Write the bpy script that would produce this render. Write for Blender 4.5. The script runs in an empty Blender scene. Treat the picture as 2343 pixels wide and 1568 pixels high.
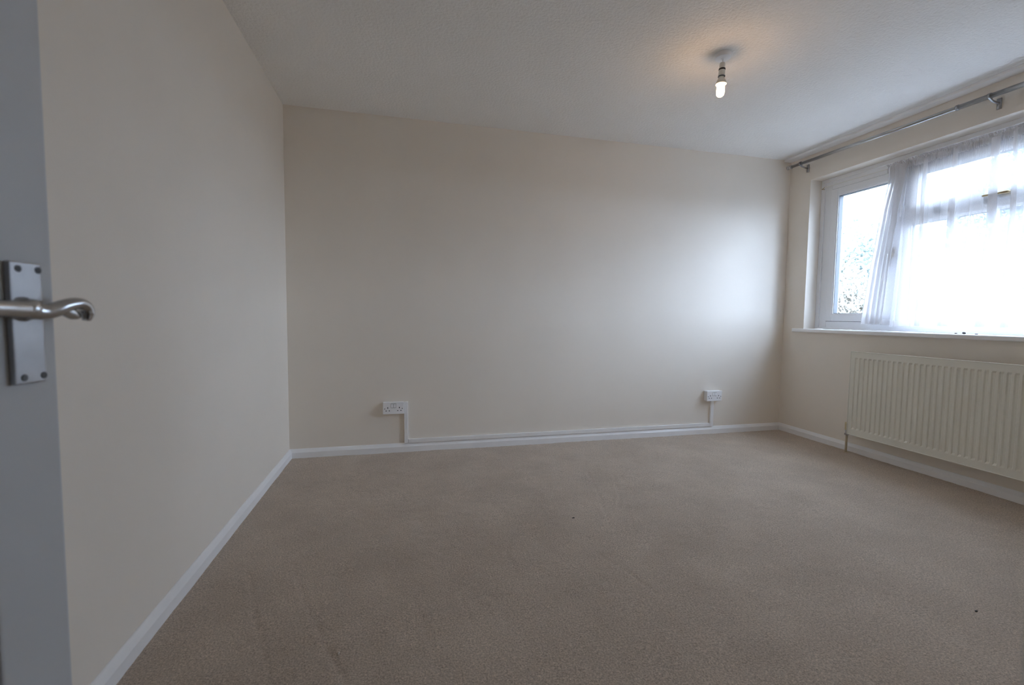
import bpy, bmesh, math, random
import numpy as np
from mathutils import Vector, Matrix, Quaternion

S = bpy.context.scene
COL = S.collection
R = random.Random(7)

# ------------------------------------------------------------------ camera
W, H, D = 4.041, 2.36, 3.22          # room: x 0..W, y 0..-D, z 0..H
YAW, PITCH, ROLL, FPX = 0.2376, 0.0603, 0.0107, 1020.2
CAM = Vector((0.7683, -3.2831, 0.9942))
fw = Vector((math.sin(YAW)*math.cos(PITCH), math.cos(YAW)*math.cos(PITCH), -math.sin(PITCH)))
rt = Vector((math.cos(YAW), -math.sin(YAW), 0)); up = rt.cross(fw)
r2 = rt*math.cos(ROLL) + up*math.sin(ROLL); u2 = up*math.cos(ROLL) - rt*math.sin(ROLL)
cd = bpy.data.cameras.new('camera'); co = bpy.data.objects.new('camera', cd); COL.objects.link(co)
m = Matrix((r2, u2, -fw)).transposed().to_4x4(); m.translation = CAM
co.matrix_world = m
cd.sensor_fit = 'HORIZONTAL'; cd.sensor_width = 36; cd.lens = FPX*36/2343
cd.clip_start = 0.01; cd.clip_end = 300
cd.dof.use_dof = True; cd.dof.focus_distance = 3.2; cd.dof.aperture_fstop = 4.0
S.camera = co

# ------------------------------------------------------------------ sky and exposure
SKY = 3.6
wd = bpy.data.worlds.new('overcast_sky'); S.world = wd; wd.use_nodes = True
bg = wd.node_tree.nodes['Background']
bg.inputs[0].default_value = (0.75, 0.92, 1.22, 1); bg.inputs[1].default_value = SKY
SUN = 0.8                              # sun behind thin cloud: a wide soft disc off to the right of the view
sl = bpy.data.lights.new('veiled_sun', 'SUN'); sl.energy = SUN; sl.angle = math.radians(40); sl.color = (0.80, 0.94, 1.18)
so = bpy.data.objects.new('veiled_sun', sl); COL.objects.link(so); so.location = (12, -6, 4)
so.rotation_euler = Vector((-0.90, 0.40, -0.20)).to_track_quat('-Z', 'Y').to_euler()
pl = bpy.data.lights.new('window_portal', 'AREA'); pl.shape = 'RECTANGLE'; pl.size = 1.23; pl.size_y = 1.81
pl.cycles.is_portal = True
po = bpy.data.objects.new('window_portal', pl); COL.objects.link(po)
po.location = (W+0.205, -1.11, 1.525); po.rotation_euler = (0, math.radians(90), 0)
S.view_settings.view_transform = 'Standard'; S.view_settings.look = 'None'
S.view_settings.gamma = 1.0; S.view_settings.use_curve_mapping = False
S.view_settings.exposure = 1.93
S.cycles.max_bounces = 9; S.cycles.diffuse_bounces = 9; S.cycles.glossy_bounces = 3
S.cycles.transparent_max_bounces = 16; S.cycles.use_adaptive_sampling = True; S.cycles.adaptive_threshold = 0.10; S.cycles.adaptive_min_samples = 20; S.cycles.use_light_tree = False; S.cycles.use_denoising = True
S.cycles.sample_clamp_indirect = 8.0
S.cycles.caustics_reflective = False; S.cycles.caustics_refractive = False
BULB = 15.5                            # emission strength of the lit bulb

# ------------------------------------------------------------------ materials
def mat(name, col, rough=0.5, metal=0.0, spec=0.5, var=0.0, vscale=3.0, bump=None, col2=None, sheen=0.0):
    """bump = list of (noise scale, strength, distance); var = brightness mottling"""
    M = bpy.data.materials.new(name); M.use_nodes = True
    nt = M.node_tree; b = nt.nodes['Principled BSDF']
    b.inputs['Base Color'].default_value = (*col, 1); b.inputs['Roughness'].default_value = rough
    b.inputs['Metallic'].default_value = metal; b.inputs['Specular IOR Level'].default_value = spec
    if sheen: b.inputs['Sheen Weight'].default_value = sheen
    tc = nt.nodes.new('ShaderNodeTexCoord')
    if var or col2:
        n = nt.nodes.new('ShaderNodeTexNoise'); n.inputs['Scale'].default_value = vscale; n.inputs['Detail'].default_value = 4
        nt.links.new(tc.outputs['Object'], n.inputs['Vector'])
        cr = nt.nodes.new('ShaderNodeValToRGB')
        c2 = col2 or tuple(min(1, c*(1+var)) for c in col); c1 = col if col2 else tuple(c*(1-var) for c in col)
        cr.color_ramp.elements[0].position = 0.3; cr.color_ramp.elements[1].position = 0.7
        cr.color_ramp.elements[0].color = (*c1, 1); cr.color_ramp.elements[1].color = (*c2, 1)
        nt.links.new(n.outputs['Fac'], cr.inputs[0]); nt.links.new(cr.outputs[0], b.inputs['Base Color'])
    prev = None
    for sc, st, di in (bump or []):
        n = nt.nodes.new('ShaderNodeTexNoise'); n.inputs['Scale'].default_value = sc; n.inputs['Detail'].default_value = 3
        nt.links.new(tc.outputs['Object'], n.inputs['Vector'])
        bp = nt.nodes.new('ShaderNodeBump'); bp.inputs['Strength'].default_value = st; bp.inputs['Distance'].default_value = di
        nt.links.new(n.outputs['Fac'], bp.inputs['Height'])
        if prev: nt.links.new(prev.outputs[0], bp.inputs['Normal'])
        prev = bp
    if prev: nt.links.new(prev.outputs[0], b.inputs['Normal'])
    return M

M = {}
M['wall'] = mat('cream_emulsion', (0.85, 0.785, 0.70), 0.55, spec=0.35, var=0.015, vscale=2.2, bump=[(9, 0.12, 0.004), (160, 0.10, 0.0006)])
M['ceiling'] = mat('stippled_white_ceiling', (0.90, 0.885, 0.86), 0.9, spec=0.2, var=0.02, vscale=1.5, bump=[(70, 0.55, 0.007), (150, 0.4, 0.003)])
M['gloss'] = mat('white_gloss_paint', (0.92, 0.915, 0.915), 0.35, var=0.02, vscale=6, bump=[(25, 0.06, 0.002)])
M['door'] = mat('dimmed_white_door_paint', (0.58, 0.59, 0.60), 0.45, var=0.015, vscale=5)  # white paint darkened: lens corner falloff is put into the colour
M['upvc'] = mat('white_upvc', (0.86, 0.865, 0.88), 0.3, var=0.01)
M['plastic'] = mat('white_moulded_plastic', (0.92, 0.915, 0.925), 0.3, var=0.01)
M['plastic_old'] = mat('aged_cream_plastic', (0.74, 0.72, 0.66), 0.4, var=0.03, vscale=20)
M['trunk'] = mat('white_painted_plastic', (0.90, 0.89, 0.885), 0.45, var=0.02, vscale=8)
M['black'] = mat('black_slot', (0.015, 0.015, 0.015), 0.6, var=0.1)
M['seam'] = mat('grey_rubber_gasket', (0.12, 0.13, 0.14), 0.6, var=0.1)
M['chrome'] = mat('worn_chrome', (0.55, 0.55, 0.55), 0.25, metal=1, var=0.06, vscale=40, bump=[(30, 0.1, 0.001)])
M['satin'] = mat('satin_chrome', (0.42, 0.42, 0.43), 0.40, metal=1, var=0.08, vscale=30, bump=[(120, 0.1, 0.0005)])
M['steel'] = mat('brushed_steel_pole', (0.50, 0.50, 0.49), 0.3, metal=1, var=0.05, vscale=15)
M['brass'] = mat('dull_brass', (0.45, 0.36, 0.22), 0.35, metal=1, var=0.08, vscale=20)
M['rad'] = mat('cream_radiator_enamel', (0.80, 0.78, 0.69), 0.35, var=0.015, vscale=4)
M['pipe'] = mat('cream_painted_pipe', (0.60, 0.50, 0.34), 0.4, var=0.08, vscale=25)
M['cap'] = mat('yellowed_valve_cap', (0.66, 0.56, 0.33), 0.45, var=0.05, vscale=30)
M['debris'] = mat('dark_crumb', (0.03, 0.028, 0.03), 0.6, var=0.3, vscale=200)
M['fluff'] = mat('pale_fluff', (0.6, 0.55, 0.48), 0.9, var=0.2, vscale=200)
M['hall'] = mat('hall_paint', (0.42, 0.39, 0.35), 0.7, var=0.02)
M['bounce_ground'] = mat('grey_bounce_ground', (0.22, 0.21, 0.20), 0.9, col2=(0.27, 0.26, 0.245), vscale=1.2, bump=[(20, 0.5, 0.05)])  # unseen ground, its grey chosen for the light it bounces onto the ceiling
M['tan'] = mat('dry_tan_leaf', (0.38, 0.335, 0.285), 0.8, col2=(0.31, 0.30, 0.25), vscale=1.5)
M['green'] = mat('grey_green_leaf', (0.26, 0.31, 0.295), 0.7, col2=(0.30, 0.345, 0.30), vscale=1.5)
M['blue'] = mat('blue_green_needle', (0.14, 0.20, 0.23), 0.7, col2=(0.18, 0.245, 0.275), vscale=1.0)
M['bark'] = mat('pale_twig_bark', (0.30, 0.26, 0.21), 0.9, var=0.2, vscale=10)
M['brickwork'] = mat('outside_render', (0.5, 0.47, 0.42), 0.9, var=0.05)

def carpet_mat():
    K = bpy.data.materials.new('beige_cut_pile_carpet'); K.use_nodes = True; nt = K.node_tree
    b = nt.nodes['Principled BSDF']; b.inputs['Roughness'].default_value = 0.95; b.inputs['Specular IOR Level'].default_value = 0.1
    b.inputs['Sheen Weight'].default_value = 0.25; b.inputs['Sheen Roughness'].default_value = 0.5
    tc = nt.nodes.new('ShaderNodeTexCoord')
    def noise(s, d=3, rgh=0.6):
        n = nt.nodes.new('ShaderNodeTexNoise'); n.inputs['Scale'].default_value = s; n.inputs['Detail'].default_value = d
        n.inputs['Roughness'].default_value = rgh; nt.links.new(tc.outputs['Object'], n.inputs['Vector']); return n
    def ramp(n, p0, c0, p1, c1):
        r = nt.nodes.new('ShaderNodeValToRGB'); e = r.color_ramp.elements
        e[0].position = p0; e[0].color = (*c0, 1); e[1].position = p1; e[1].color = (*c1, 1)
        nt.links.new(n.outputs['Fac'], r.inputs[0]); return r
    def mul(a, c):
        x = nt.nodes.new('ShaderNodeMix'); x.data_type = 'RGBA'; x.blend_type = 'MULTIPLY'; x.inputs[0].default_value = 1
        nt.links.new(a.outputs[a.outputs.keys()[0]] if a.type != 'MIX' else a.outputs[2], x.inputs[6]); nt.links.new(c.outputs[0], x.inputs[7]); return x
    tuft = ramp(noise(170, 4, 0.75), 0.32, (0.33, 0.258, 0.195), 0.68, (0.80, 0.67, 0.545))
    lay = ramp(noise(3.2, 5, 0.65), 0.35, (0.91, 0.90, 0.89), 0.70, (1.09, 1.09, 1.09))
    x = mul(tuft, lay)
    fleck = ramp(noise(420, 2), 0.30, (0.74, 0.73, 0.72), 0.62, (1.14, 1.14, 1.14))
    y = mul(x, fleck)
    nt.links.new(y.outputs[2], b.inputs['Base Color'])
    n = noise(170, 4, 0.75); bp = nt.nodes.new('ShaderNodeBump'); bp.inputs['Strength'].default_value = 0.8; bp.inputs['Distance'].default_value = 0.006
    nt.links.new(n.outputs['Fac'], bp.inputs['Height']); nt.links.new(bp.outputs[0], b.inputs['Normal'])
    return K
M['carpet'] = carpet_mat()

def glass_mat():
    K = bpy.data.materials.new('window_glass'); K.use_nodes = True; nt = K.node_tree; nt.nodes.clear()
    o = nt.nodes.new('ShaderNodeOutputMaterial'); t = nt.nodes.new('ShaderNodeBsdfTransparent'); g = nt.nodes.new('ShaderNodeBsdfGlossy')
    t.inputs[0].default_value = (0.95, 0.97, 0.97, 1); g.inputs['Roughness'].default_value = 0.02
    lw = nt.nodes.new('ShaderNodeLayerWeight')
    pw = nt.nodes.new('ShaderNodeMath'); pw.operation = 'POWER'; pw.inputs[1].default_value = 5; nt.links.new(lw.outputs['Facing'], pw.inputs[0])
    f = nt.nodes.new('ShaderNodeMath'); f.operation = 'MULTIPLY_ADD'; f.inputs[1].default_value = 0.9; f.inputs[2].default_value = 0.035; nt.links.new(pw.outputs[0], f.inputs[0])
    x = nt.nodes.new('ShaderNodeMixShader')
    nt.links.new(f.outputs[0], x.inputs[0]); nt.links.new(t.outputs[0], x.inputs[1]); nt.links.new(g.outputs[0], x.inputs[2]); nt.links.new(x.outputs[0], o.inputs[0])
    return K
M['glass'] = glass_mat()

def net_mat(name, cover, trans=0.52):
    K = bpy.data.materials.new(name); K.use_nodes = True; nt = K.node_tree; nt.nodes.clear()
    o = nt.nodes.new('ShaderNodeOutputMaterial'); t = nt.nodes.new('ShaderNodeBsdfTransparent')
    d = nt.nodes.new('ShaderNodeBsdfDiffuse'); l = nt.nodes.new('ShaderNodeBsdfTranslucent')
    for q in (d, l): q.inputs[0].default_value = (0.90, 0.89, 0.90, 1)
    a = nt.nodes.new('ShaderNodeMixShader'); a.inputs[0].default_value = trans
    nt.links.new(d.outputs[0], a.inputs[1]); nt.links.new(l.outputs[0], a.inputs[2])
    tc = nt.nodes.new('ShaderNodeTexCoord'); n = nt.nodes.new('ShaderNodeTexNoise'); n.inputs['Scale'].default_value = 500
    nt.links.new(tc.outputs['Object'], n.inputs['Vector'])
    mr = nt.nodes.new('ShaderNodeMapRange'); mr.inputs['To Min'].default_value = cover-0.12; mr.inputs['To Max'].default_value = cover+0.12
    nt.links.new(n.outputs['Fac'], mr.inputs['Value'])
    x = nt.nodes.new('ShaderNodeMixShader'); nt.links.new(mr.outputs[0], x.inputs[0])
    nt.links.new(t.outputs[0], x.inputs[1]); nt.links.new(a.outputs[0], x.inputs[2]); nt.links.new(x.outputs[0], o.inputs[0])
    return K
M['net'] = net_mat('white_voile', 0.36)
M['hem'] = net_mat('white_voile_double', 0.60, 0.30)

def emit_mat():
    K = bpy.data.materials.new('lit_bulb_tube'); K.use_nodes = True; b = K.node_tree.nodes['Principled BSDF']
    b.inputs['Base Color'].default_value = (1, 0.9, 0.75, 1)
    b.inputs['Emission Color'].default_value = (1.0, 0.60, 0.27, 1); b.inputs['Emission Strength'].default_value = BULB
    return K
M['bulb'] = emit_mat()

# ------------------------------------------------------------------ mesh helpers
def link(name, me, material, parent=None, smooth=False):
    o = bpy.data.objects.new(name, me); COL.objects.link(o)
    if material: me.materials.append(M[material])
    if smooth:
        for p in me.polygons: p.use_smooth = True
    if parent: o.parent = parent
    return o
def from_bm(name, bm, material, parent=None, smooth=False, bevel=0.0, seg=2):
    bmesh.ops.recalc_face_normals(bm, faces=bm.faces[:])
    if bevel:
        bmesh.ops.bevel(bm, geom=[e for e in bm.edges if e.calc_face_angle(0) > 0.5], offset=bevel, segments=seg, profile=0.6, affect='EDGES', clamp_overlap=True)
    me = bpy.data.meshes.new(name); bm.to_mesh(me); bm.free()
    return link(name, me, material, parent, smooth)
def box(bm, x0, x1, y0, y1, z0, z1):
    v = [bm.verts.new((x, y, z)) for x in (x0, x1) for y in (y0, y1) for z in (z0, z1)]
    for f in ((0, 1, 3, 2), (4, 6, 7, 5), (0, 4, 5, 1), (2, 3, 7, 6), (0, 2, 6, 4), (1, 5, 7, 3)):
        bm.faces.new([v[i] for i in f])
    return v
def boxo(name, dims, material, parent=None, bevel=0.0, seg=2):
    bm = bmesh.new(); box(bm, *dims); return from_bm(name, bm, material, parent, False, bevel, seg)
def lathe(bm, prof, origin, axis=(0, 0, 1), n=24):
    ax = Vector(axis).normalized(); a = ax.orthogonal().normalized(); b = ax.cross(a); o = Vector(origin)
    rings = []
    for r, h in prof:
        if r < 1e-6: rings.append([bm.verts.new(o+ax*h)])
        else: rings.append([bm.verts.new(o+ax*h+(a*math.cos(2*math.pi*i/n)+b*math.sin(2*math.pi*i/n))*r) for i in range(n)])
    for A, B in zip(rings, rings[1:]):
        if len(A) == 1 and len(B) == 1: continue
        for i in range(n):
            j = (i+1) % n
            if len(A) == 1: bm.faces.new((A[0], B[i], B[j]))
            elif len(B) == 1: bm.faces.new((A[i], B[0], A[j]))
            else: bm.faces.new((A[i], B[i], B[j], A[j]))
    for Rg in (rings[0], rings[-1]):
        if len(Rg) > 1: bm.faces.new(Rg)
def sweep(bm, pts, rad, n=14, upv=(0, 0, 1), sub=6):
    """tube through pts (Catmull-Rom); rad = list of (a, b): half sizes sideways / along upv"""
    P = [Vector(p) for p in pts]; Q = []; RR = []
    for i in range(len(P)-1):
        p0, p1, p2, p3 = P[max(i-1, 0)], P[i], P[i+1], P[min(i+2, len(P)-1)]
        for k in range(sub):
            t = k/sub
            Q.append(0.5*((2*p1)+(p2-p0)*t+(2*p0-5*p1+4*p2-p3)*t*t+(3*p1-p0-3*p2+p3)*t**3))
            RR.append([rad[i][q]*(1-t)+rad[i+1][q]*t for q in (0, 1)])
    Q.append(P[-1]); RR.append(list(rad[-1]))
    rings = []; upv = Vector(upv)
    for i, q in enumerate(Q):
        t = (Q[min(i+1, len(Q)-1)]-Q[max(i-1, 0)]).normalized()
        s = t.cross(upv)
        s = s.normalized() if s.length > 1e-4 else t.orthogonal().normalized()
        w = s.cross(t).normalized()
        rings.append([bm.verts.new(q+s*math.cos(2*math.pi*k/n)*RR[i][0]+w*math.sin(2*math.pi*k/n)*RR[i][1]) for k in range(n)])
    for A, B in zip(rings, rings[1:]):
        for k in range(n): bm.faces.new((A[k], A[(k+1) % n], B[(k+1) % n], B[k]))
    bm.faces.new(rings[0]); bm.faces.new(rings[-1])
def prism(bm, prof, axis, a0, a1):
    """extrude a closed 2-D profile along x or y; prof in the other two coordinates (u, z)"""
    def mk(u, z, t): return (t, u, z) if axis == 'x' else (u, t, z)
    A = [bm.verts.new(mk(u, z, a0)) for u, z in prof]; B = [bm.verts.new(mk(u, z, a1)) for u, z in prof]
    bm.faces.new(A); bm.faces.new(B)
    for i in range(len(prof)):
        j = (i+1) % len(prof); bm.faces.new((A[i], A[j], B[j], B[i]))
def empty(name, loc):
    o = bpy.data.objects.new(name, None); COL.objects.link(o); o.location = loc; o.empty_display_size = 0.05
    return o
def adopt(root, *objs):
    """children are modelled in world coordinates: keep them there under a root that is not at the origin"""
    inv = Matrix.Translation(-Vector(root.location)) if root.type == 'EMPTY' else Matrix.Identity(4)
    for o in objs:
        o.parent = root; o.matrix_parent_inverse = inv
def tag(o, label, cat, group=None):
    o['label'] = label; o['category'] = cat
    if group: o['group'] = group
    return o
def struct(o, label=None):
    o['kind'] = 'structure'
    if label: o['label'] = label
    return o

# ------------------------------------------------------------------ room shell
OY0, OY1, OZ0, OZ1 = -2.015, -0.205, 0.912, 2.14     # window opening
bm = bmesh.new()
box(bm, W, W+0.20, -D-0.1, 0.1, -0.1, OZ0-0.030)
box(bm, W, W+0.20, -D-0.1, 0.1, OZ1, H)
box(bm, W, W+0.20, OY1, 0.1, OZ0-0.030, OZ1)
box(bm, W, W+0.20, -D-0.1, OY0, OZ0-0.030, OZ1)
struct(from_bm('wall_right', bm, 'wall'), 'cream painted wall with the wide window and radiator')
struct(boxo('wall_back', (-0.1, W, 0, 0.1, -0.1, H), 'wall'), 'plain beige painted wall with two low sockets')
struct(boxo('wall_left', (-0.1, 0, -D, 0, -0.1, H), 'wall'), 'plain cream painted wall behind the open door')
DX0, DX1 = 0.175, 0.921                               # doorway in the wall behind the camera
bm = bmesh.new()
box(bm, -0.6, DX0, -D-0.11, -D, -0.1, H); box(bm, DX1, W, -D-0.11, -D, -0.1, H); box(bm, DX0, DX1, -D-0.11, -D, 1.99, H)
struct(from_bm('wall_front', bm, 'wall'), 'cream wall with the doorway the room is seen from')
struct(boxo('ceiling', (-0.7, W+0.20, -4.6, 0.1, H, H+0.15), 'ceiling'), 'white stippled ceiling')
fl = struct(boxo('floor', (-0.7, W+0.20, -4.6, 0.1, -0.15, -0.02), 'carpet'), 'beige carpeted floor')
# hall behind the camera, only there to close the place off
struct(boxo('wall_hall_left', (-0.7, -0.6, -4.6, -D, -0.1, H), 'hall'), 'dim hall wall by the door hinge')
struct(boxo('wall_hall_right', (1.9, 2.0, -4.6, -D-0.11, -0.1, H), 'hall'), 'dim hall wall at the latch side')
struct(boxo('wall_hall_rear', (-0.6, 1.9, -4.6, -4.5, -0.1, H), 'hall'), 'dim hall wall facing the doorway')
struct(boxo('floor_hall', (-0.6, 1.9, -4.5, -D-0.11, -0.02, 0.0), 'carpet'), 'carpet of the hall')

# carpet surface: a fine grid with real furrows and tufty unevenness
def value_noise(nx, ny, cells, seed):
    g = np.random.default_rng(seed).random((cells[0]+2, cells[1]+2))
    x = np.linspace(0, cells[0], nx); y = np.linspace(0, cells[1], ny)
    i = np.floor(x).astype(int).clip(0, cells[0]-1); j = np.floor(y).astype(int).clip(0, cells[1]-1)
    fx = (x-i); fx = fx*fx*(3-2*fx); fy = (y-j); fy = fy*fy*(3-2*fy)
    a = g[i][:, j]; b = g[i+1][:, j]; c = g[i][:, j+1]; d = g[i+1][:, j+1]
    FX = fx[:, None]; FY = fy[None, :]
    return (a*(1-FX)+b*FX)*(1-FY)+(c*(1-FX)+d*FX)*FY
nx, ny = 540, 440
gx = np.linspace(0.0, W, nx); gy = np.linspace(0.0, -D-0.11, ny)
X, Y = np.meshgrid(gx, gy, indexing='ij')
Z = (value_noise(nx, ny, (24, 20), 1)-0.5)*0.0030 + (value_noise(nx, ny, (130, 106), 2)-0.5)*0.0016 + (value_noise(nx, ny, (400, 330), 3)-0.5)*0.0012
FUR = [((0.331, -1.411), (0.45, -1.72), (0.611, -2.074)), ((0.187, -1.441), (0.28, -1.70), (0.418, -2.03)), ((0.739, -1.469), (0.72, -1.56), (0.70, -1.66)),
       ((1.908, -0.677), (1.83, -1.0), (1.723, -1.372)), ((1.946, -1.22), (1.86, -1.32), (1.80, -1.45)), ((0.957, -1.725), (0.97, -1.85), (0.981, -1.978)),
       ((1.22, -1.42), (1.18, -1.52), (1.19, -1.66)), ((0.80, -1.75), (0.83, -1.90), (0.86, -2.1)), ((1.55, -1.60), (1.62, -1.78), (1.66, -1.95)), ((0.60, -1.35), (0.57, -1.5), (0.55, -1.62)),
       ((2.05, -0.75), (1.95, -1.02), (1.85, -1.22))]
for k, pts in enumerate(FUR):
    for (x0, y0), (x1, y1) in zip(pts, pts[1:]):
        dx, dy = x1-x0, y1-y0; L2 = dx*dx+dy*dy
        t = np.clip(((X-x0)*dx+(Y-y0)*dy)/L2, 0, 1)
        d2 = (X-x0-t*dx)**2+(Y-y0-t*dy)**2
        dep = (0.0019 if k < 2 else 0.0011)
        Z -= dep*np.exp(-d2/(2*0.0065**2)); Z += 0.35*dep*np.exp(-((np.sqrt(d2)-0.018)**2)/(2*0.006**2))
co3 = np.stack([X, Y, Z], -1).reshape(-1, 3).astype(np.float32)
idx = np.arange(nx*ny).reshape(nx, ny)
q = np.stack([idx[:-1, :-1], idx[:-1, 1:], idx[1:, 1:], idx[1:, :-1]], -1).reshape(-1, 4)
me = bpy.data.meshes.new('carpet'); me.vertices.add(nx*ny); me.vertices.foreach_set('co', co3.ravel())
me.loops.add(q.size); me.loops.foreach_set('vertex_index', q.ravel().astype(np.int32))
me.polygons.add(len(q)); me.polygons.foreach_set('loop_start', np.arange(0, q.size, 4, dtype=np.int32))
me.update(calc_edges=True); me.polygons.foreach_set('use_smooth', np.ones(len(q), dtype=bool))
cp = link('carpet', me, 'carpet', fl); cp['label'] = 'beige cut pile carpet with faint furrows'

# skirting with a chamfered top; baseboards mitre into the corners
SH, ST = 0.0625, 0.018
def skirt(name, axis, wallpos, sgn, a0, a1, label):
    prof = [(wallpos, -0.01), (wallpos+sgn*ST, -0.01), (wallpos+sgn*ST, SH*0.62), (wallpos+sgn*0.006, SH-0.001), (wallpos, SH)]
    b = bmesh.new(); prism(b, prof, axis, a0, a1)
    struct(from_bm(name, b, 'gloss', bevel=0.0015, seg=1), label)
skirt('baseboard_back', 'x', 0, -1, 0, W, 'white skirting under the socket wall')
skirt('baseboard_left', 'y', 0, 1, -D, 0, 'white skirting along the left wall')
skirt('baseboard_right', 'y', W, -1, -D, 0, 'white skirting under the radiator')
skirt('baseboard_front', 'x', -D, 1, DX1+0.07, W, 'white skirting beside the doorway')

# board along the ceiling above the window
struct(boxo('trim_1', (W-0.072, W, -D, 0, H-0.017, H), 'gloss', bevel=0.002), 'white board fixed along the ceiling above the window')

# door lining and architraves
bm = bmesh.new()
box(bm, DX0, DX0+0.024, -D-0.112, -D, 0, 1.99); box(bm, DX1-0.024, DX1, -D-0.112, -D, 0, 1.99); box(bm, DX0+0.024, DX1-0.024, -D-0.112, -D, 1.966, 1.99)
struct(from_bm('trim_2', bm, 'gloss', bevel=0.002), 'white door lining of the doorway')

bm = bmesh.new(); ya = -D-0.11
box(bm, DX0-0.045, DX0+0.02, ya-0.014, ya, 0, 2.035); box(bm, DX1-0.02, DX1+0.045, ya-0.014, ya, 0, 2.035); box(bm, DX0+0.02, DX1-0.02, ya-0.014, ya, 1.97, 2.035)
struct(from_bm('trim_3', bm, 'gloss', bevel=0.003), 'white architrave on the hall side of the doorway')

# ------------------------------------------------------------------ window
FX = W+0.12                     # room face of the frame
def ring(bm, x0, x1, y0, y1, z0, z1, w, wt=None, wb=None):
    """rectangular frame, y0<y1, member width w"""
    wt = wt or w; wb = wb or w
    box(bm, x0, x1, y0, y0+w, z0, z1); box(bm, x0, x1, y1-w, y1, z0, z1)
    box(bm, x0, x1, y0+w, y1-w, z1-wt, z1); box(bm, x0, x1, y0+w, y1-w, z0, z0+wb)
bm = bmesh.new()
ring(bm, FX+0.004, FX+0.075, OY0, OY1, OZ0, OZ1, 0.094, 0.096, 0.066)
win = struct(from_bm('window_1', bm, 'upvc', bevel=0.004), 'wide white plastic window with a side casement and a top vent')
bm = bmesh.new()
ring(bm, FX-0.008, FX+0.012, OY0+0.001, OY1-0.001, OZ0, OZ1-0.001, 0.030, 0.030, 0.012)
from_bm('trim_bead', bm, 'upvc', win, bevel=0.004)
MUL = ((-0.888, -0.832), (-1.978, -1.922))
for a, b in MUL[:1]: boxo('mullion', (FX+0.002, FX+0.075, a, b, OZ0+0.06, OZ1-0.09), 'upvc', win, bevel=0.004)
boxo('transom', (FX+0.003, FX+0.075, MUL[1][1], MUL[0][0], 1.662, 1.708), 'upvc', win, bevel=0.004)
def sash(name, y0, y1, z0, z1, w, x0, x1):
    b = bmesh.new(); ring(b, x0, x1, y0, y1, z0, z1, w)
    s = from_bm(name, b, 'upvc', win, bevel=0.006, seg=3)
    b = bmesh.new(); ring(b, x0+0.004, x1-0.01, y0+w-0.002, y1-w+0.002, z0+w-0.002, z1-w+0.002, 0.012)
    from_bm('glazing_bead', b, 'upvc', s, bevel=0.003)
    b = bmesh.new(); ring(b, x0+0.010, x1-0.02, y0+w+0.008, y1-w-0.008, z0+w+0.008, z1-w-0.008, 0.005)
    from_bm('gasket', b, 'seam', s)
    xm = (x0+x1)/2
    boxo('pane', (xm-0.008, xm+0.008, y0+w, y1-w, z0+w, z1-w), 'glass', s)
    b = bmesh.new(); ring(b, x0+0.012, x0+0.018, y0-0.0035, y1+0.0035, z0-0.0035, z1+0.0035, 0.005)
    from_bm('shadow_gap', b, 'seam', s)
    return s
ca = sash('casement', -0.834, -0.299, 0.977, 2.043, 0.052, FX-0.008, FX+0.060)
ve = sash('top_vent', MUL[1][1], MUL[0][0], 1.708, 2.043, 0.052, FX-0.008, FX+0.060)
# fixed light under the vent
bm = bmesh.new(); ring(bm, FX+0.012, FX+0.055, MUL[1][1]-0.002, MUL[0][0]+0.002, OZ0+0.062, 1.664, 0.014)
fx = from_bm('fixed_light_bead', bm, 'upvc', win, bevel=0.003)
bm = bmesh.new(); ring(bm, FX+0.02, FX+0.045, MUL[1][1]+0.010, MUL[0][0]-0.010, OZ0+0.074, 1.652, 0.005)
from_bm('gasket', bm, 'seam', fx)
boxo('pane', (FX+0.025, FX+0.041, MUL[1][1]+0.008, MUL[0][0]-0.008, OZ0+0.072, 1.655), 'glass', fx)
def casement_handle(parent, y, z):
    b = bmesh.new(); box(b, FX-0.020, FX-0.006, y-0.013, y+0.013, z-0.035, z+0.035)
    sweep(b, [(FX-0.018, y, z+0.02), (FX-0.038, y, z+0.02), (FX-0.045, y, z-0.02), (FX-0.046, y, z-0.10)], [(0.008, 0.008), (0.009, 0.009), (0.009, 0.007), (0.007, 0.005)], upv=(0, 1, 0))
    from_bm('handle', b, 'brass', parent, True)
casement_handle(ca, -0.808, 1.47)
bm = bmesh.new(); yv = -1.405
box(bm, FX-0.022, FX-0.006, yv-0.035, yv+0.035, 1.718, 1.746)
sweep(bm, [(FX-0.02, yv-0.02, 1.732), (FX-0.042, yv-0.02, 1.732), (FX-0.048, yv+0.02, 1.732), (FX-0.048, yv+0.09, 1.734)], [(0.008, 0.008), (0.009, 0.009), (0.009, 0.007), (0.006, 0.006)])
from_bm('handle', bm, 'brass', ve, True)
for y in (-1.059, -1.322): boxo('stay_block', (FX-0.024, FX-0.004, y-0.017, y+0.017, 1.694, 1.730), 'satin', ve, bevel=0.003)
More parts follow.
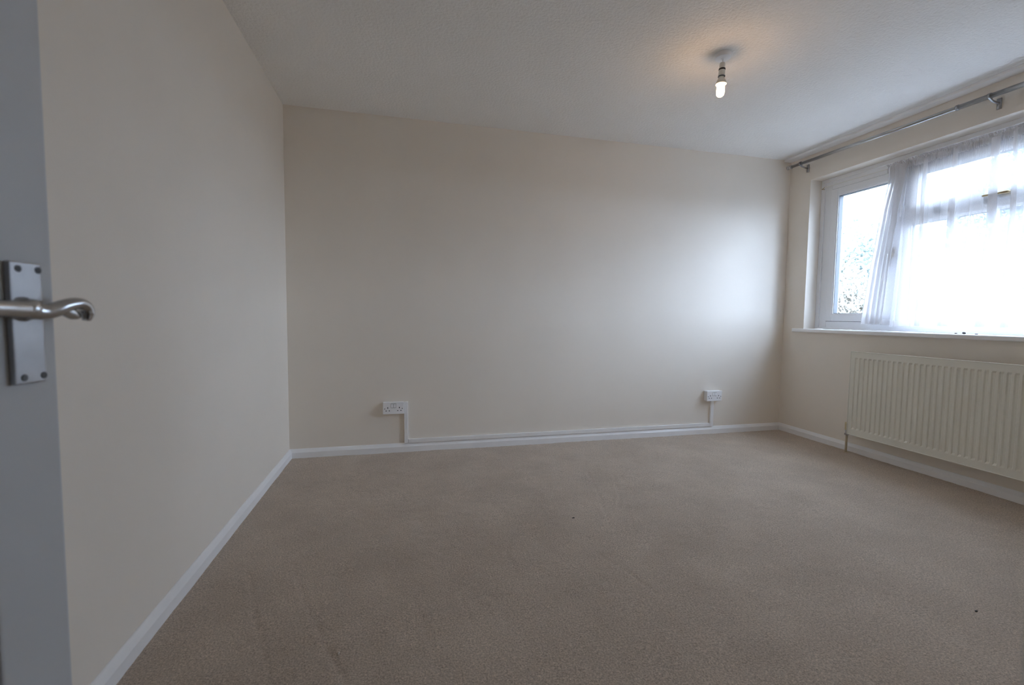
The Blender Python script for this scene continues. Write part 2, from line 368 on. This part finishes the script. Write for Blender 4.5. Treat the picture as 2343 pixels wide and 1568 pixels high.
# window board
bm = bmesh.new(); zs0, zs1 = OZ0-0.030, OZ0-0.002
out = [(W-0.035, OY0-0.085), (W-0.0006, OY0-0.085), (W-0.0006, OY0+0.0008), (W+0.13, OY0+0.0008), (W+0.13, OY1-0.0008), (W-0.0006, OY1-0.0008), (W-0.0006, OY1+0.085), (W-0.035, OY1+0.085)]
A = [bm.verts.new((x, y, zs0)) for x, y in out]; B = [bm.verts.new((x, y, zs1)) for x, y in out]
bm.faces.new(A); bm.faces.new(B)
for k in range(8): bm.faces.new((A[k], A[(k+1) % 8], B[(k+1) % 8], B[k]))
nose = [e for e in bm.edges if all(abs(v.co.x-(W-0.035)) < 1e-5 for v in e.verts)]
bmesh.ops.bevel(bm, geom=nose, offset=0.007, segments=4, profile=0.5, affect='EDGES')
from_bm('window_sill', bm, 'gloss', win)
bm = bmesh.new(); box(bm, W+0.196, W+0.30, OY0, OY1, OZ0-0.06, OZ0-0.01); from_bm('outer_sill', bm, 'upvc', win, bevel=0.004)

# ------------------------------------------------------------------ curtain wire and net curtain
WZ, WX = 2.066, W+0.079
t = empty('curtain_wire', (WX, -1.4, WZ))
bm = bmesh.new(); sweep(bm, [(WX, -0.262, WZ+0.002), (WX, -0.8, WZ-0.001), (WX, -1.4, WZ-0.001), (WX, -1.96, WZ+0.002)], [(0.0022, 0.0022)]*4, n=8)
a = from_bm('wire', bm, 'plastic_old', None, True)
hk = []
for y, s in ((-0.262, 1), (-1.96, -1)):
    bm = bmesh.new(); sweep(bm, [(WX+0.036, y+0.028*s, WZ-0.003), (WX+0.02, y+0.026*s, WZ-0.004), (WX, y+0.02*s, WZ-0.008), (WX-0.004, y+0.006*s, WZ-0.004), (WX, y-0.004*s, WZ+0.003)], [(0.0026, 0.0026)]*5, n=8)
    hk.append(from_bm('hook', bm, 'brass', None, True))
adopt(t, a, *hk); tag(t, 'thin sprung wire hooked across the top of the window frame', 'curtain wire')

# folds: (y at the top, y at the hem, half width, overlap, depth)
def build_net():
    YL = [(2.085, -0.752), (2.066, -0.760), (1.967, -0.765), (1.783, -0.728), (1.544, -0.699), (1.394, -0.679), (1.2, -0.66), (0.96, -0.638)]
    def left(z):
        for (z1, y1), (z0, y0) in zip(YL, YL[1:]):
            if z >= z0: return y0+(y1-y0)*(z-z0)/(z1-z0)
        return YL[-1][1]
    rr = random.Random(21)
    folds = [(-.785, -.675, .016, .030, .022), (-.805, -.725, .014, .026, -.020), (-.828, -.765, .016, .032, .024), (-.85, -.80, .013, .024, -.018), (-.876, -.835, .015, .030, .02), (-.90, -.875, .012, .02, -.014),
             (-.955, -.965, .010, .016, .012), (-1.015, -1.03, .016, .030, .022), (-1.06, -1.075, .008, .012, -.010), (-1.10, -1.11, .007, .010, .008), (-1.175, -1.165, .018, .036, .026),
             (-1.265, -1.245, .009, .015, .012), (-1.325, -1.30, .007, .010, -.008), (-1.375, -1.375, .022, .045, .030), (-1.445, -1.455, .014, .026, .018), (-1.49, -1.52, .010, .016, -.012)]
    y = -1.54
    while y > -1.90:
        w = rr.uniform(.008, .022); folds.append((y, y+rr.uniform(-.03, .03), w, w*rr.uniform(1.5, 2.1), rr.choice((-1, 1))*w*1.25)); y -= rr.uniform(.045, .11)
    YR = -1.93
    nu, nz = 1500, 56
    u = np.linspace(0, 1, nu)
    # spend more cloth where folds are: base positions follow a density
    ztop, zbot = 2.094, 0.952
    V = np.zeros((nz, nu, 3))
    for k in range(nz):
        v = k/(nz-1); z = ztop+(zbot-ztop)*v
        yl = left(z); base = yl+(YR-yl)*u
        yy = base.copy(); xx = np.zeros(nu)
        open_ = min(1.0, 0.35+v*1.2)
        for (yt, yb, w, ov, dp) in folds:
            c = yt+(yb-yt)*v+0.006*math.sin(v*5+yt*40)
            ww = w*(0.8+0.5*v)
            s = (base-c)/ww
            yy += ov*open_*1.25*s*np.exp(-s*s)*(-1)*1.15
            xx += dp*open_*np.exp(-s*s*0.8)
        gather = max(0, 1-v*9)
        yy += gather*0.004*np.sin(u*900+1.3*np.sin(u*60)); xx += gather*0.006*np.cos(u*900+1.3*np.sin(u*60))
        xx += 0.004*np.sin(u*34+v*2)*v
        hem = 0.006*np.sin(u*23)+0.004*np.sin(u*57+1)
        zz = z+hem*v**6
        # nothing may pass through the frame behind, hang just in front of it
        V[k, :, 0] = np.minimum(W+0.079-0.012*v+xx, W+0.106); V[k, :, 1] = np.minimum(yy, yl+0.004); V[k, :, 2] = zz
    return V
V = build_net()
def grid_mesh(name, V, material, parent=None):
    nz, nu = V.shape[:2]; idx = np.arange(nz*nu).reshape(nz, nu)
    f = np.stack([idx[:-1, :-1], idx[1:, :-1], idx[1:, 1:], idx[:-1, 1:]], -1).reshape(-1, 4)
    me = bpy.data.meshes.new(name); me.from_pydata(V.reshape(-1, 3).tolist(), [], f.tolist())
    return link(name, me, material, parent, True)
nc = grid_mesh('net_curtain', V, 'net'); tag(nc, 'sheer white net curtain gathered on the wire across the window', 'curtain')
# heading: the channel of cloth folded round the wire
hV = np.zeros((12, 1500, 3)); u = np.linspace(0, 1, 1500)
for k in range(12):
    a = 2*math.pi*k/11
    hV[k, :, 0] = WX+0.007*math.cos(a)*(1+0.3*np.sin(u*430))+0.003*np.cos(u*760)
    hV[k, :, 1] = -0.758+(-1.93+0.758)*u+0.004*np.sin(u*700+a)
    hV[k, :, 2] = WZ-0.006+(0.020 if math.sin(a) > 0 else 0.030)*math.sin(a)+0.002*np.sin(u*310)
grid_mesh('heading', hV, 'hem', nc)
# the end of the curtain is bunched: two more layers of the same cloth lie behind the edge
nb = 200
for k, (wt, wb, dx) in enumerate(((0.118, 0.190, 0.014), (0.108, 0.165, -0.016))):
    u = np.linspace(0, 1, nb); bV = np.zeros((40, nb, 3))
    for r in range(40):
        v = r/39; z = 2.070+(0.962-2.070)*v
        yl = float(np.interp(z, [0.96, 1.2, 1.394, 1.544, 1.783, 1.967, 2.09], [-.643, -.665, -.684, -.704, -.733, -.770, -.765]))
        w = wt+(wb-wt)*v
        bV[r, :, 0] = np.minimum(W+0.074-0.010*v+dx*(0.3+0.7*v)+0.010*np.sin(u*(21+6*k)+k+v)*(0.4+0.6*v), W+0.106)
        bV[r, :, 1] = yl-w*u+0.013*np.sin(u*(26+5*k)+2*k+v*1.5)*np.minimum(1, 6*u)
        bV[r, :, 2] = z+0.004*np.sin(u*14+k)*v**6
    grid_mesh('bunched_fold', bV, 'hem', nc)
# pleats: cloth folded back on itself in narrow upright bands (y top, y hem, half width top / hem)
for k, (y0, y1, w0, w1) in enumerate(((-1.010, -1.020, 0.011, 0.016), (-1.178, -1.168, 0.012, 0.030), (-1.372, -1.362, 0.020, 0.026), (-1.452, -1.475, 0.009, 0.020))):
    for ply in range(3):
        u = np.linspace(-1, 1, 24); pV = np.zeros((30, 24, 3))
        for r in range(30):
            v = r/29; c = y0+(y1-y0)*v+0.006*math.sin(v*5+k); w = w0+(w1-w0)*v
            pV[r, :, 0] = W+0.060-0.012*v+0.006*ply-0.006*np.cos(u*1.5)*(1 if ply != 1 else -1)
            pV[r, :, 1] = c+w*u*(1-0.08*ply)+0.002*ply
            pV[r, :, 2] = 2.058+(0.956-2.058)*v
        grid_mesh('pleat', pV, 'hem', nc)
hemV = V[-3:, :, :].copy(); hemV[:, :, 0] -= 0.0015
grid_mesh('hem', hemV, 'hem', nc)

# ------------------------------------------------------------------ curtain pole
t = empty('curtain_pole', (W-0.08, -1.0, 2.26))
P0, P1 = Vector((W-0.08, -0.062, 2.276)), Vector((W-0.08, -2.45, 2.228))
dirp = (P1-P0).normalized(); J = P0+dirp*1.19
parts = []
bm = bmesh.new(); lathe(bm, [(0.0120, 0), (0.0120, (J-P0).length+0.02)], P0, dirp, 20); parts.append(from_bm('pole_tube', bm, 'steel', None, True))
bm = bmesh.new(); lathe(bm, [(0.0138, 0), (0.0138, (P1-J).length)], J, dirp, 20); parts.append(from_bm('pole_tube', bm, 'steel', None, True))
bm = bmesh.new(); lathe(bm, [(0.0136, -0.004), (0.0158, -0.003), (0.0158, 0.010), (0.0136, 0.011)], J, dirp, 20); parts.append(from_bm('joint_collar', bm, 'satin', None, True))
for Q, d in ((P0, -dirp), (P1, dirp)):
    bm = bmesh.new(); lathe(bm, [(0.0115, -0.028), (0.0155, -0.026), (0.0155, -0.006), (0.013, -0.003), (0.013, 0.001), (0.0165, 0.004), (0.0165, 0.015), (0.012, 0.019), (0.0, 0.020)], Q, d, 20)
    parts.append(from_bm('finial', bm, 'chrome', None, True))
for yb in (-0.175, -1.405, -2.33):
    c = P0+dirp*((P0.y-yb)/(-dirp.y)); bm = bmesh.new()
    box(bm, W-0.006, W-0.0006, yb-0.010, yb+0.010, c.z-0.062, c.z-0.002)
    sweep(bm, [(W-0.004, yb, c.z-0.030), (W-0.030, yb, c.z-0.028), (W-0.060, yb, c.z-0.022), (W-0.079, yb, c.z-0.012)], [(0.006, 0.006)]*4, n=10)
    lathe(bm, [(0.0139, -0.006), (0.0170, -0.006), (0.0170, 0.006), (0.0139, 0.006)], c, dirp, 20)
    parts.append(from_bm('bracket', bm, 'satin', None, True))
adopt(t, *parts); tag(t, 'long metal telescopic curtain pole on brackets above the window', 'curtain pole')

# ------------------------------------------------------------------ radiator
RX = W-0.098; RY0, RY1, RZ0, RZ1 = -2.31, -0.710, 0.152, 0.757
t = empty('radiator', (W-0.06, -1.5, RZ0))
pitch = 0.0323; n = int((RY1-RY0-0.04)/pitch); off = ((RY1-RY0)-n*pitch)/2
# cross-section of the pressed sheet along y at flute depth f: sampled grid
ys = [RY1, RY1-0.006]; fl_d = [0, 0]
y = RY1-off
for i in range(n):
    for a, dd in ((0.003, 0), (0.008, 1), (0.020, 1), (0.025, 0)): ys.append(y-a); fl_d.append(dd)
    y -= pitch
ys += [RY0+0.006, RY0]; fl_d += [0, 0]
zs = [(RZ0, 0), (RZ0+0.006, 0), (RZ0+0.040, 0), (RZ0+0.052, 1), (RZ1-0.052, 1), (RZ1-0.040, 0), (RZ1-0.006, 0), (RZ1, 0)]
bm = bmesh.new(); G = []
for j, (z, dz) in enumerate(zs):
    row = []
    for i, yy in enumerate(ys):
        x = RX+0.0065*fl_d[i]*dz
        row.append(bm.verts.new((x, yy, z)))
    G.append(row)
for j in range(len(zs)-1):
    for i in range(len(ys)-1): bm.faces.new((G[j][i], G[j][i+1], G[j+1][i+1], G[j+1][i]))
# back sheet closes the panel
bl = [bm.verts.new((RX+0.016, yy, z)) for (yy, z) in ((RY1, RZ0), (RY0, RZ0), (RY0, RZ1), (RY1, RZ1))]
bm.faces.new(bl)
bm.faces.new([G[0][i] for i in range(len(ys))]+[bl[1], bl[0]]); bm.faces.new([G[-1][i] for i in range(len(ys)-1, -1, -1)]+[bl[3], bl[2]])
bm.faces.new([G[j][0] for j in range(len(zs))]+[bl[3], bl[0]]); bm.faces.new([G[j][-1] for j in range(len(zs)-1, -1, -1)]+[bl[1], bl[2]])
parts = [from_bm('front_panel', bm, 'rad')]
bm = bmesh.new(); ring(bm, RX-0.0035, RX+0.020, RY0-0.004, RY1+0.004, RZ0-0.004, RZ1+0.004, 0.0045)
parts.append(from_bm('seam_flange', bm, 'rad', bevel=0.0015, seg=1))
bm = bmesh.new(); k = 0; y = RY1-0.03
while y > RY0+0.03:
    box(bm, RX+0.020, W-0.040, y-0.0006, y+0.0006, RZ0+0.05, RZ1-0.05); y -= 0.026
parts.append(from_bm('convector_fins', bm, 'rad'))
parts.append(boxo('back_panel', (W-0.040, W-0.028, RY0, RY1, RZ0, RZ1), 'rad', bevel=0.003))
for yy in (RY1-0.25, RY0+0.25): parts.append(boxo('wall_bracket', (W-0.03, W-0.0015, yy-0.015, yy+0.015, RZ0+0.05, RZ1-0.05), 'rad', bevel=0.002))
def valve(y, s):
    x = W-0.062
    bm = bmesh.new(); lathe(bm, [(0.0, 0.062), (0.0125, 0.062), (0.0145, 0.058), (0.0145, 0.012), (0.0125, 0.008), (0.0125, 0.006)], (x, y, RZ0+0.012), n=18)
    v = from_bm('valve_cap', bm, 'cap', None, True)
    bm = bmesh.new(); lathe(bm, [(0.009, 0.020), (0.0125, 0.018), (0.0125, 0.004), (0.0105, 0.002), (0.0105, -0.010), (0.0150, -0.012), (0.0150, -0.024), (0.010, -0.027)], (x, y, RZ0+0.004), n=8)
    lathe(bm, [(0.0085, 0), (0.0085, 0.014), (0.0125, 0.015), (0.0125, 0.030)], (x, y, RZ0+0.004), (0, -s, 0), 8)
    b = from_bm('valve_body', bm, 'chrome')
    bm = bmesh.new(); lathe(bm, [(0.0075, -0.010), (0.0075, RZ0-0.016)], (x, y, 0), n=14); lathe(bm, [(0.0075, 0.0035), (0.018, 0.0035), (0.018, -0.004)], (x, y, 0), n=16)
    p = from_bm('feed_pipe', bm, 'pipe', None, True)
    return [v, b, p]
parts += valve(RY1+0.030, 1)+valve(RY0-0.030, -1)
adopt(t, *parts); tag(t, 'cream ribbed panel radiator under the window', 'radiator')

# ------------------------------------------------------------------ sockets and trunking on the back wall
def socket(x0, z0, depth, back_in, label):
    w, h = 0.146, 0.087
    t = empty('double_socket', (x0+w/2, 0, z0)); parts = []
    parts.append(boxo('back_box', (x0+0.002, x0+w-0.002, -depth+0.008, -0.0008, z0+0.002, z0+h-0.002), 'plastic', bevel=0.003))
    fp = boxo('face_plate', (x0, x0+w, -depth, -depth+0.0085, z0, z0+h), 'plastic', bevel=0.004, seg=3); parts.append(fp)
    subs = []; cx = x0+w/2; yf = -depth
    def pin(px, pz, ww, hh):
        subs.append(boxo('pin_slot', (px-ww/2, px+ww/2, yf-0.0004, yf+0.003, pz-hh/2, pz+hh/2), 'black'))
    for s in (-1, 1):
        c = cx+s*0.040
        pin(c, z0+0.046, 0.0052, 0.0095); pin(c-0.011, z0+0.025, 0.0075, 0.0050); pin(c+0.011, z0+0.025, 0.0075, 0.0050)
        b = bmesh.new(); lathe(b, [(0.0042, 0), (0.0042, 0.0012), (0.0030, 0.0016), (0, 0.0016)], (cx+s*0.0603, yf, z0+0.0395), (0, -1, 0), 12)
        subs.append(from_bm('screw', b, 'satin'))
        b = bmesh.new(); sx = cx+s*0.0095
        prism(b, [(yf-0.0005, z0+0.046), (yf-0.0045, z0+0.048), (yf-0.0015, z0+0.073), (yf+0.002, z0+0.074), (yf+0.002, z0+0.046)], 'x', sx-0.0075, sx+0.0075)
        sw = from_bm('rocker_switch', b, 'plastic', bevel=0.0008, seg=1); subs.append(sw)
        subs.append(boxo('switch_gap', (sx-0.0086, sx+0.0086, yf-0.0002, yf+0.001, z0+0.0445, z0+0.0752), 'seam'))
    adopt(t, *parts)
    for o in subs: o.parent = fp
    tag(t, label, 'socket', 'white double wall sockets')
socket(0.6195, 0.283, 0.030, True, 'white double socket nearer the door, with trunking up its right side')
socket(3.252, 0.288, 0.045, False, 'white double socket nearer the window, standing on its trunking')
t = empty('cable_trunking', (2.0, 0, 0.065)); parts = []
def trunk(x0, x1, z0, z1, d):
    o = boxo('trunking_length', (x0, x1, -d, -0.0008, z0, z1), 'trunk', bevel=0.0022)
    return o
parts.append(trunk(0.7665, 0.793, 0.0635, 0.366, 0.0165)); parts.append(trunk(0.7945, 3.313, 0.0640, 0.0925, 0.0165)); parts.append(trunk(3.3145, 3.344, 0.0635, 0.288, 0.0165))
adopt(t, *parts); tag(t, 'white cable trunking running along the skirting between both sockets', 'cable trunking')

# ------------------------------------------------------------------ ceiling light
LX, LY = 2.381, -1.205
t = empty('pendant_light', (LX, LY, H)); parts = []
def lz(name, prof, m, tilt=None, smooth=True, n=32):
    bm = bmesh.new(); lathe(bm, [(r, z-H) for r, z in prof], (LX, LY, H), n=n)
    if tilt: bmesh.ops.rotate(bm, verts=bm.verts[:], cent=(LX, LY, 2.33), matrix=tilt)
    o = from_bm(name, bm, m, None, smooth)
    for p in o.data.polygons:
        if abs(p.normal.z) > 0.95: p.use_smooth = False
    parts.append(o); return o
T = Matrix.Rotation(math.radians(2.5), 3, 'Y')
lz('ceiling_rose', [(0.0405, H), (0.0405, H-0.004), (0.039, H-0.020), (0.037, H-0.0225), (0.010, H-0.0235), (0.006, H-0.028), (0.0, H-0.028)], 'plastic')
lz('flex', [(0.003, 2.334), (0.003, 2.312)], 'plastic', n=10)
lz('lampholder', [(0.004, 2.316), (0.0125, 2.315), (0.0140, 2.309), (0.0148, 2.284), (0.0148, 2.280), (0.0158, 2.276), (0.0162, 2.248), (0.0150, 2.246)], 'plastic_old', T)
lz('holder_ring', [(0.0150, 2.2865), (0.0164, 2.2855), (0.0164, 2.2785), (0.0150, 2.2775)], 'black', T)
lz('holder_ring', [(0.0150, 2.2495), (0.0174, 2.2490), (0.0174, 2.2455), (0.0150, 2.2450)], 'seam', T)
lz('bulb_base', [(0.0125, 2.247), (0.0135, 2.238), (0.0225, 2.222), (0.0262, 2.2125), (0.0262, 2.2070), (0.0180, 2.2050)], 'plastic_old', T)
lz('bulb_tube', [(0.0170, 2.2055), (0.0185, 2.200), (0.0195, 2.185), (0.0195, 2.165), (0.0175, 2.153), (0.0110, 2.1465), (0.0, 2.1445)], 'bulb', T)
adopt(t, *parts); tag(t, 'bare lit bulb in a pendant holder under a white ceiling rose', 'ceiling light')

# ------------------------------------------------------------------ open door
E0 = Vector((0.318, -2.566, 0)); et = Vector((-0.17, -0.985, 0)).normalized(); en = Vector((0.985, -0.17, 0)).normalized()
def dpt(t, s, z): p = E0+et*t+en*s; return Vector((p.x, p.y, z))
def dbox(bm, t0, t1, s0, s1, z0, z1):
    v = [bm.verts.new(dpt(a, b, c)) for a in (t0, t1) for b in (s0, s1) for c in (z0, z1)]
    for f in ((0, 1, 3, 2), (4, 6, 7, 5), (0, 4, 5, 1), (2, 3, 7, 6), (0, 2, 6, 4), (1, 5, 7, 3)): bm.faces.new([v[i] for i in f])
DW = 0.655; TH = 0.036
def dobj(name, dims, m, parent=None, bevel=0.0, seg=2):
    b = bmesh.new(); dbox(b, *dims); return from_bm(name, b, m, parent, False, bevel, seg)
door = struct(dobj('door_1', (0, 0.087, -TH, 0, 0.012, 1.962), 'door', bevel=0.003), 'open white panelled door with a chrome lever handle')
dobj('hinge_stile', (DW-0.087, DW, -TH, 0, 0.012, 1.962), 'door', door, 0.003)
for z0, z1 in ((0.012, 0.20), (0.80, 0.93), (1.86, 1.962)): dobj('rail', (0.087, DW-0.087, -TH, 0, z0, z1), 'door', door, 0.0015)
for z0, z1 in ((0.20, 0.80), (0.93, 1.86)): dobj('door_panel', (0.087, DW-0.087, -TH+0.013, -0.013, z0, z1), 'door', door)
# handle: back plate (part), lever, screws (sub-parts); local frame t from the free edge, s off the face
bp_ = dobj('door_handle', (0.0225, 0.0610, 0.0, 0.008, 0.904, 1.053), 'satin', door, 0.0018); bp_['label'] = 'chrome back plate with scroll lever'
ht = 0.0485; hz = 0.9956
bm = bmesh.new()
lathe(bm, [(0.0150, 0.0), (0.0150, 0.002), (0.0125, 0.004), (0.0125, 0.010), (0.0105, 0.016), (0.0060, 0.0195), (0, 0.0205)], dpt(ht, 0.0075, hz), en, 24)
sweep(bm, [dpt(ht+0.004, 0.017, hz), dpt(0.036, 0.021, 0.9925), dpt(0.025, 0.0255, 0.996), dpt(0.013, 0.028, 1.0015), dpt(0.0, 0.030, 1.0042), dpt(-0.0100, 0.030, 1.0), dpt(-0.0138, 0.030, 0.991), dpt(-0.0118, 0.030, 0.9815)],
      [(0.0110, 0.0090), (0.0095, 0.0085), (0.0095, 0.0080), (0.0085, 0.0085), (0.0076, 0.009), (0.0074, 0.009), (0.0066, 0.009), (0.0035, 0.005)], upv=en)
sweep(bm, [dpt(0.014, 0.0255, 0.996), dpt(0.005, 0.0265, 0.9905), dpt(-0.004, 0.0265, 0.9868)], [(0.0085, 0.006), (0.0080, 0.006), (0.004, 0.004)], upv=en)
sweep(bm, [dpt(ht-0.002, 0.018, hz), dpt(ht+0.014, 0.0185, hz), dpt(ht+0.034, 0.019, hz+0.0005), dpt(ht+0.060, 0.019, hz+0.001), dpt(ht+0.066, 0.019, hz+0.001)],
      [(0.0100, 0.0085), (0.0100, 0.0080), (0.0098, 0.0075), (0.0092, 0.007), (0.005, 0.004)], upv=en)
from_bm('lever', bm, 'chrome', bp_, True)
for tt, zz in ((0.0272, 1.0445), (0.0515, 1.0445), (0.0265, 0.912), (0.0508, 0.912)):
    bm = bmesh.new(); lathe(bm, [(0.0042, 0), (0.0042, 0.0006), (0.0030, 0.0010), (0, 0.0004)], dpt(tt, 0.0079, zz), en, 14)
    from_bm('screw', bm, 'seam', bp_, True)
dobj('latch_plate', (-0.0008, 0.002, -0.029, -0.007, 0.93, 1.06), 'satin', door)
for z in (0.22, 1.0, 1.74):
    bm = bmesh.new(); lathe(bm, [(0.006, 0), (0.006, 0.075)], dpt(DW+0.004, -TH*0.0+0.003, z), n=12); from_bm('hinge', bm, 'satin', door, True)

# ------------------------------------------------------------------ crumbs and fluff
def crumb(name, c, r, m, label, cat, group=None, sq=(1, 1, 0.7), seed=1):
    rr = random.Random(seed); bm = bmesh.new(); bmesh.ops.create_icosphere(bm, subdivisions=2, radius=r)
    for v in bm.verts:
        k = 1+rr.uniform(-0.22, 0.22); v.co = Vector((v.co.x*sq[0]*k, v.co.y*sq[1]*k, v.co.z*sq[2]*k))
    zmin = min(v.co.z for v in bm.verts)
    for v in bm.verts: v.co += Vector((c[0], c[1], c[2]-zmin-0.0003))
    tag(from_bm(name, bm, m, None, True), label, cat, group)
sz = OZ0-0.002
crumb('debris_crumb', (W+0.075, -1.272, sz), 0.0085, 'debris', 'largest dark crumb on the window sill, in the middle of three', 'debris', 'dark crumbs on the sill', (1, 1, 0.8), 3)
crumb('debris_crumb', (W+0.070, -1.232, sz), 0.0055, 'debris', 'dark crumb on the window sill nearest the room corner', 'debris', 'dark crumbs on the sill', (1, 1.4, 0.6), 4)
crumb('debris_crumb', (W+0.080, -1.330, sz), 0.005, 'debris', 'flat dark crumb on the window sill farthest from the room corner', 'debris', 'dark crumbs on the sill', (1, 1.8, 0.5), 5)
crumb('lint_fleck', (2.667, -2.232, 0.0), 0.0042, 'debris', 'dark fleck lying on the carpet below the radiator', 'lint', None, (1.6, 0.6, 0.45), 6)
crumb('lint_fleck', (1.576, -1.274, 0.0), 0.005, 'debris', 'dark fleck lying on the middle of the carpet', 'lint', None, (1.5, 0.6, 0.45), 7)
crumb('fluff_tuft', (0.578, -1.954, 0.0), 0.0045, 'fluff', 'pale tuft of fluff on the carpet near the door', 'lint', None, (0.7, 1.6, 0.5), 8)

# ------------------------------------------------------------------ outside: lawn, shrubs and trees seen through the panes
bm = bmesh.new()
box(bm, W+0.20, 120, -80, 90, -0.9, -0.5)
struct(from_bm('ground', bm, 'bounce_ground'), 'unseen ground outside the window, its grey set for bounced light')
def leaf_cloud(c, rad, n, size, seed, lobes=9):
    rg = np.random.default_rng(seed); c = np.array(c); rad = np.array(rad)
    lc = rg.normal(size=(lobes, 3)); lc /= np.linalg.norm(lc, axis=1)[:, None]; lc *= rg.uniform(0.2, 0.72, (lobes, 1))
    lr = rg.uniform(0.28, 0.5, lobes); w = rg.integers(0, lobes, n)
    d = rg.normal(size=(n, 3)); d /= np.linalg.norm(d, axis=1)[:, None]
    p = lc[w]+d*(lr[w]*rg.uniform(0.55, 1.0, n)**0.5)[:, None]
    p = c+p*rad
    a = rg.normal(size=(n, 3)); a /= np.linalg.norm(a, axis=1)[:, None]
    b = np.cross(a, rg.normal(size=(n, 3))); b /= np.linalg.norm(b, axis=1)[:, None]
    s = size*rg.uniform(0.6, 1.4, (n, 1))
    nrm = np.cross(a, b)
    V = np.stack([p-a*s, p+b*s*0.45+nrm*s*0.12, p+a*s, p-b*s*0.45+nrm*s*0.12], 1).reshape(-1, 3)
    return V, np.arange(4*n).reshape(-1, 4)
def plant(name, label, cat, base, h, rad, m, n, size, seed, group, stems=5):
    t = empty(name, base); rr = random.Random(seed)
    V, F = leaf_cloud((base[0], base[1], base[2]+h-rad[2]*0.95), rad, n, size, seed)
    me = bpy.data.meshes.new('foliage'); me.from_pydata(V.tolist(), [], F.tolist())
    fo = link('foliage', me, m); ch = [fo]
    fo['kind'] = 'stuff'
    for k in range(stems):
        a = rr.uniform(0, 6.28); q = rr.uniform(0.15, 0.75); bm = bmesh.new(); r0 = 0.012*h if stems > 1 else 0.03*h
        tip = Vector((base[0]+math.cos(a)*rad[0]*q*(0 if stems == 1 else 1), base[1]+math.sin(a)*rad[1]*q*(0 if stems == 1 else 1), base[2]+h*rr.uniform(0.7, 0.9)))
        b0 = Vector(base)+Vector((math.cos(a), math.sin(a), 0))*0.06*(0 if stems == 1 else 1)
        sweep(bm, [b0, b0.lerp(tip, 0.5)+Vector((rr.uniform(-.1, .1), rr.uniform(-.1, .1), 0.1)), tip], [(r0, r0), (r0*0.7, r0*0.7), (r0*0.25, r0*0.25)], n=7)
        ch.append(from_bm('trunk' if stems == 1 else 'stem', bm, 'bark', None, True))
    adopt(t, *ch); tag(t, label, cat, group)
def along(px_dir, dist): return (CAM.x+px_dir[0]*dist, CAM.y+px_dir[1]*dist, -0.5)
plant('dry_shrub', 'tan twiggy shrub seen through the uncurtained casement', 'shrub', along((0.778, 0.628), 11.0), 3.0, (1.15, 1.15, 1.4), 'tan', 5200, 0.05, 11, 'shrubs outside')
plant('dry_shrub', 'tan shrub hidden behind the curtain beside the mullion', 'shrub', along((0.815, 0.58), 14.5), 3.0, (1.15, 1.15, 1.4), 'tan', 4200, 0.05, 12, 'shrubs outside')
plant('dry_shrub', 'low tan shrub behind the middle of the curtain', 'shrub', along((0.845, 0.535), 9.3), 2.0, (0.85, 0.85, 1.1), 'tan', 4200, 0.05, 13, 'shrubs outside')
plant('dry_shrub', 'tan shrub below the blue-green tree at the right edge', 'shrub', along((0.885, 0.465), 7.0), 1.8, (0.65, 0.65, 0.95), 'tan', 4200, 0.05, 14, 'shrubs outside')
plant('green_shrub', 'grey-green shrub low in the uncurtained casement', 'shrub', along((0.795, 0.606), 7.4), 1.65, (0.6, 0.6, 0.9), 'green', 2600, 0.045, 15, 'shrubs outside')
plant('tree', 'pale distant tree above the shrubs in the uncurtained casement', 'tree', along((0.768, 0.640), 19.0), 5.0, (2.2, 2.2, 1.9), 'green', 5200, 0.08, 17, 'trees outside', 1)
plant('tree', 'blue-green tree showing through the curtain at the right edge', 'tree', along((0.893, 0.45), 13.0), 5.4, (1.7, 1.7, 2.4), 'blue', 6500, 0.07, 18, 'trees outside', 1)
plant('tree', 'small tree between curtain folds left of the blue-green tree', 'tree', along((0.858, 0.513), 18.5), 4.0, (1.3, 1.3, 1.7), 'blue', 3000, 0.06, 19, 'trees outside', 1)
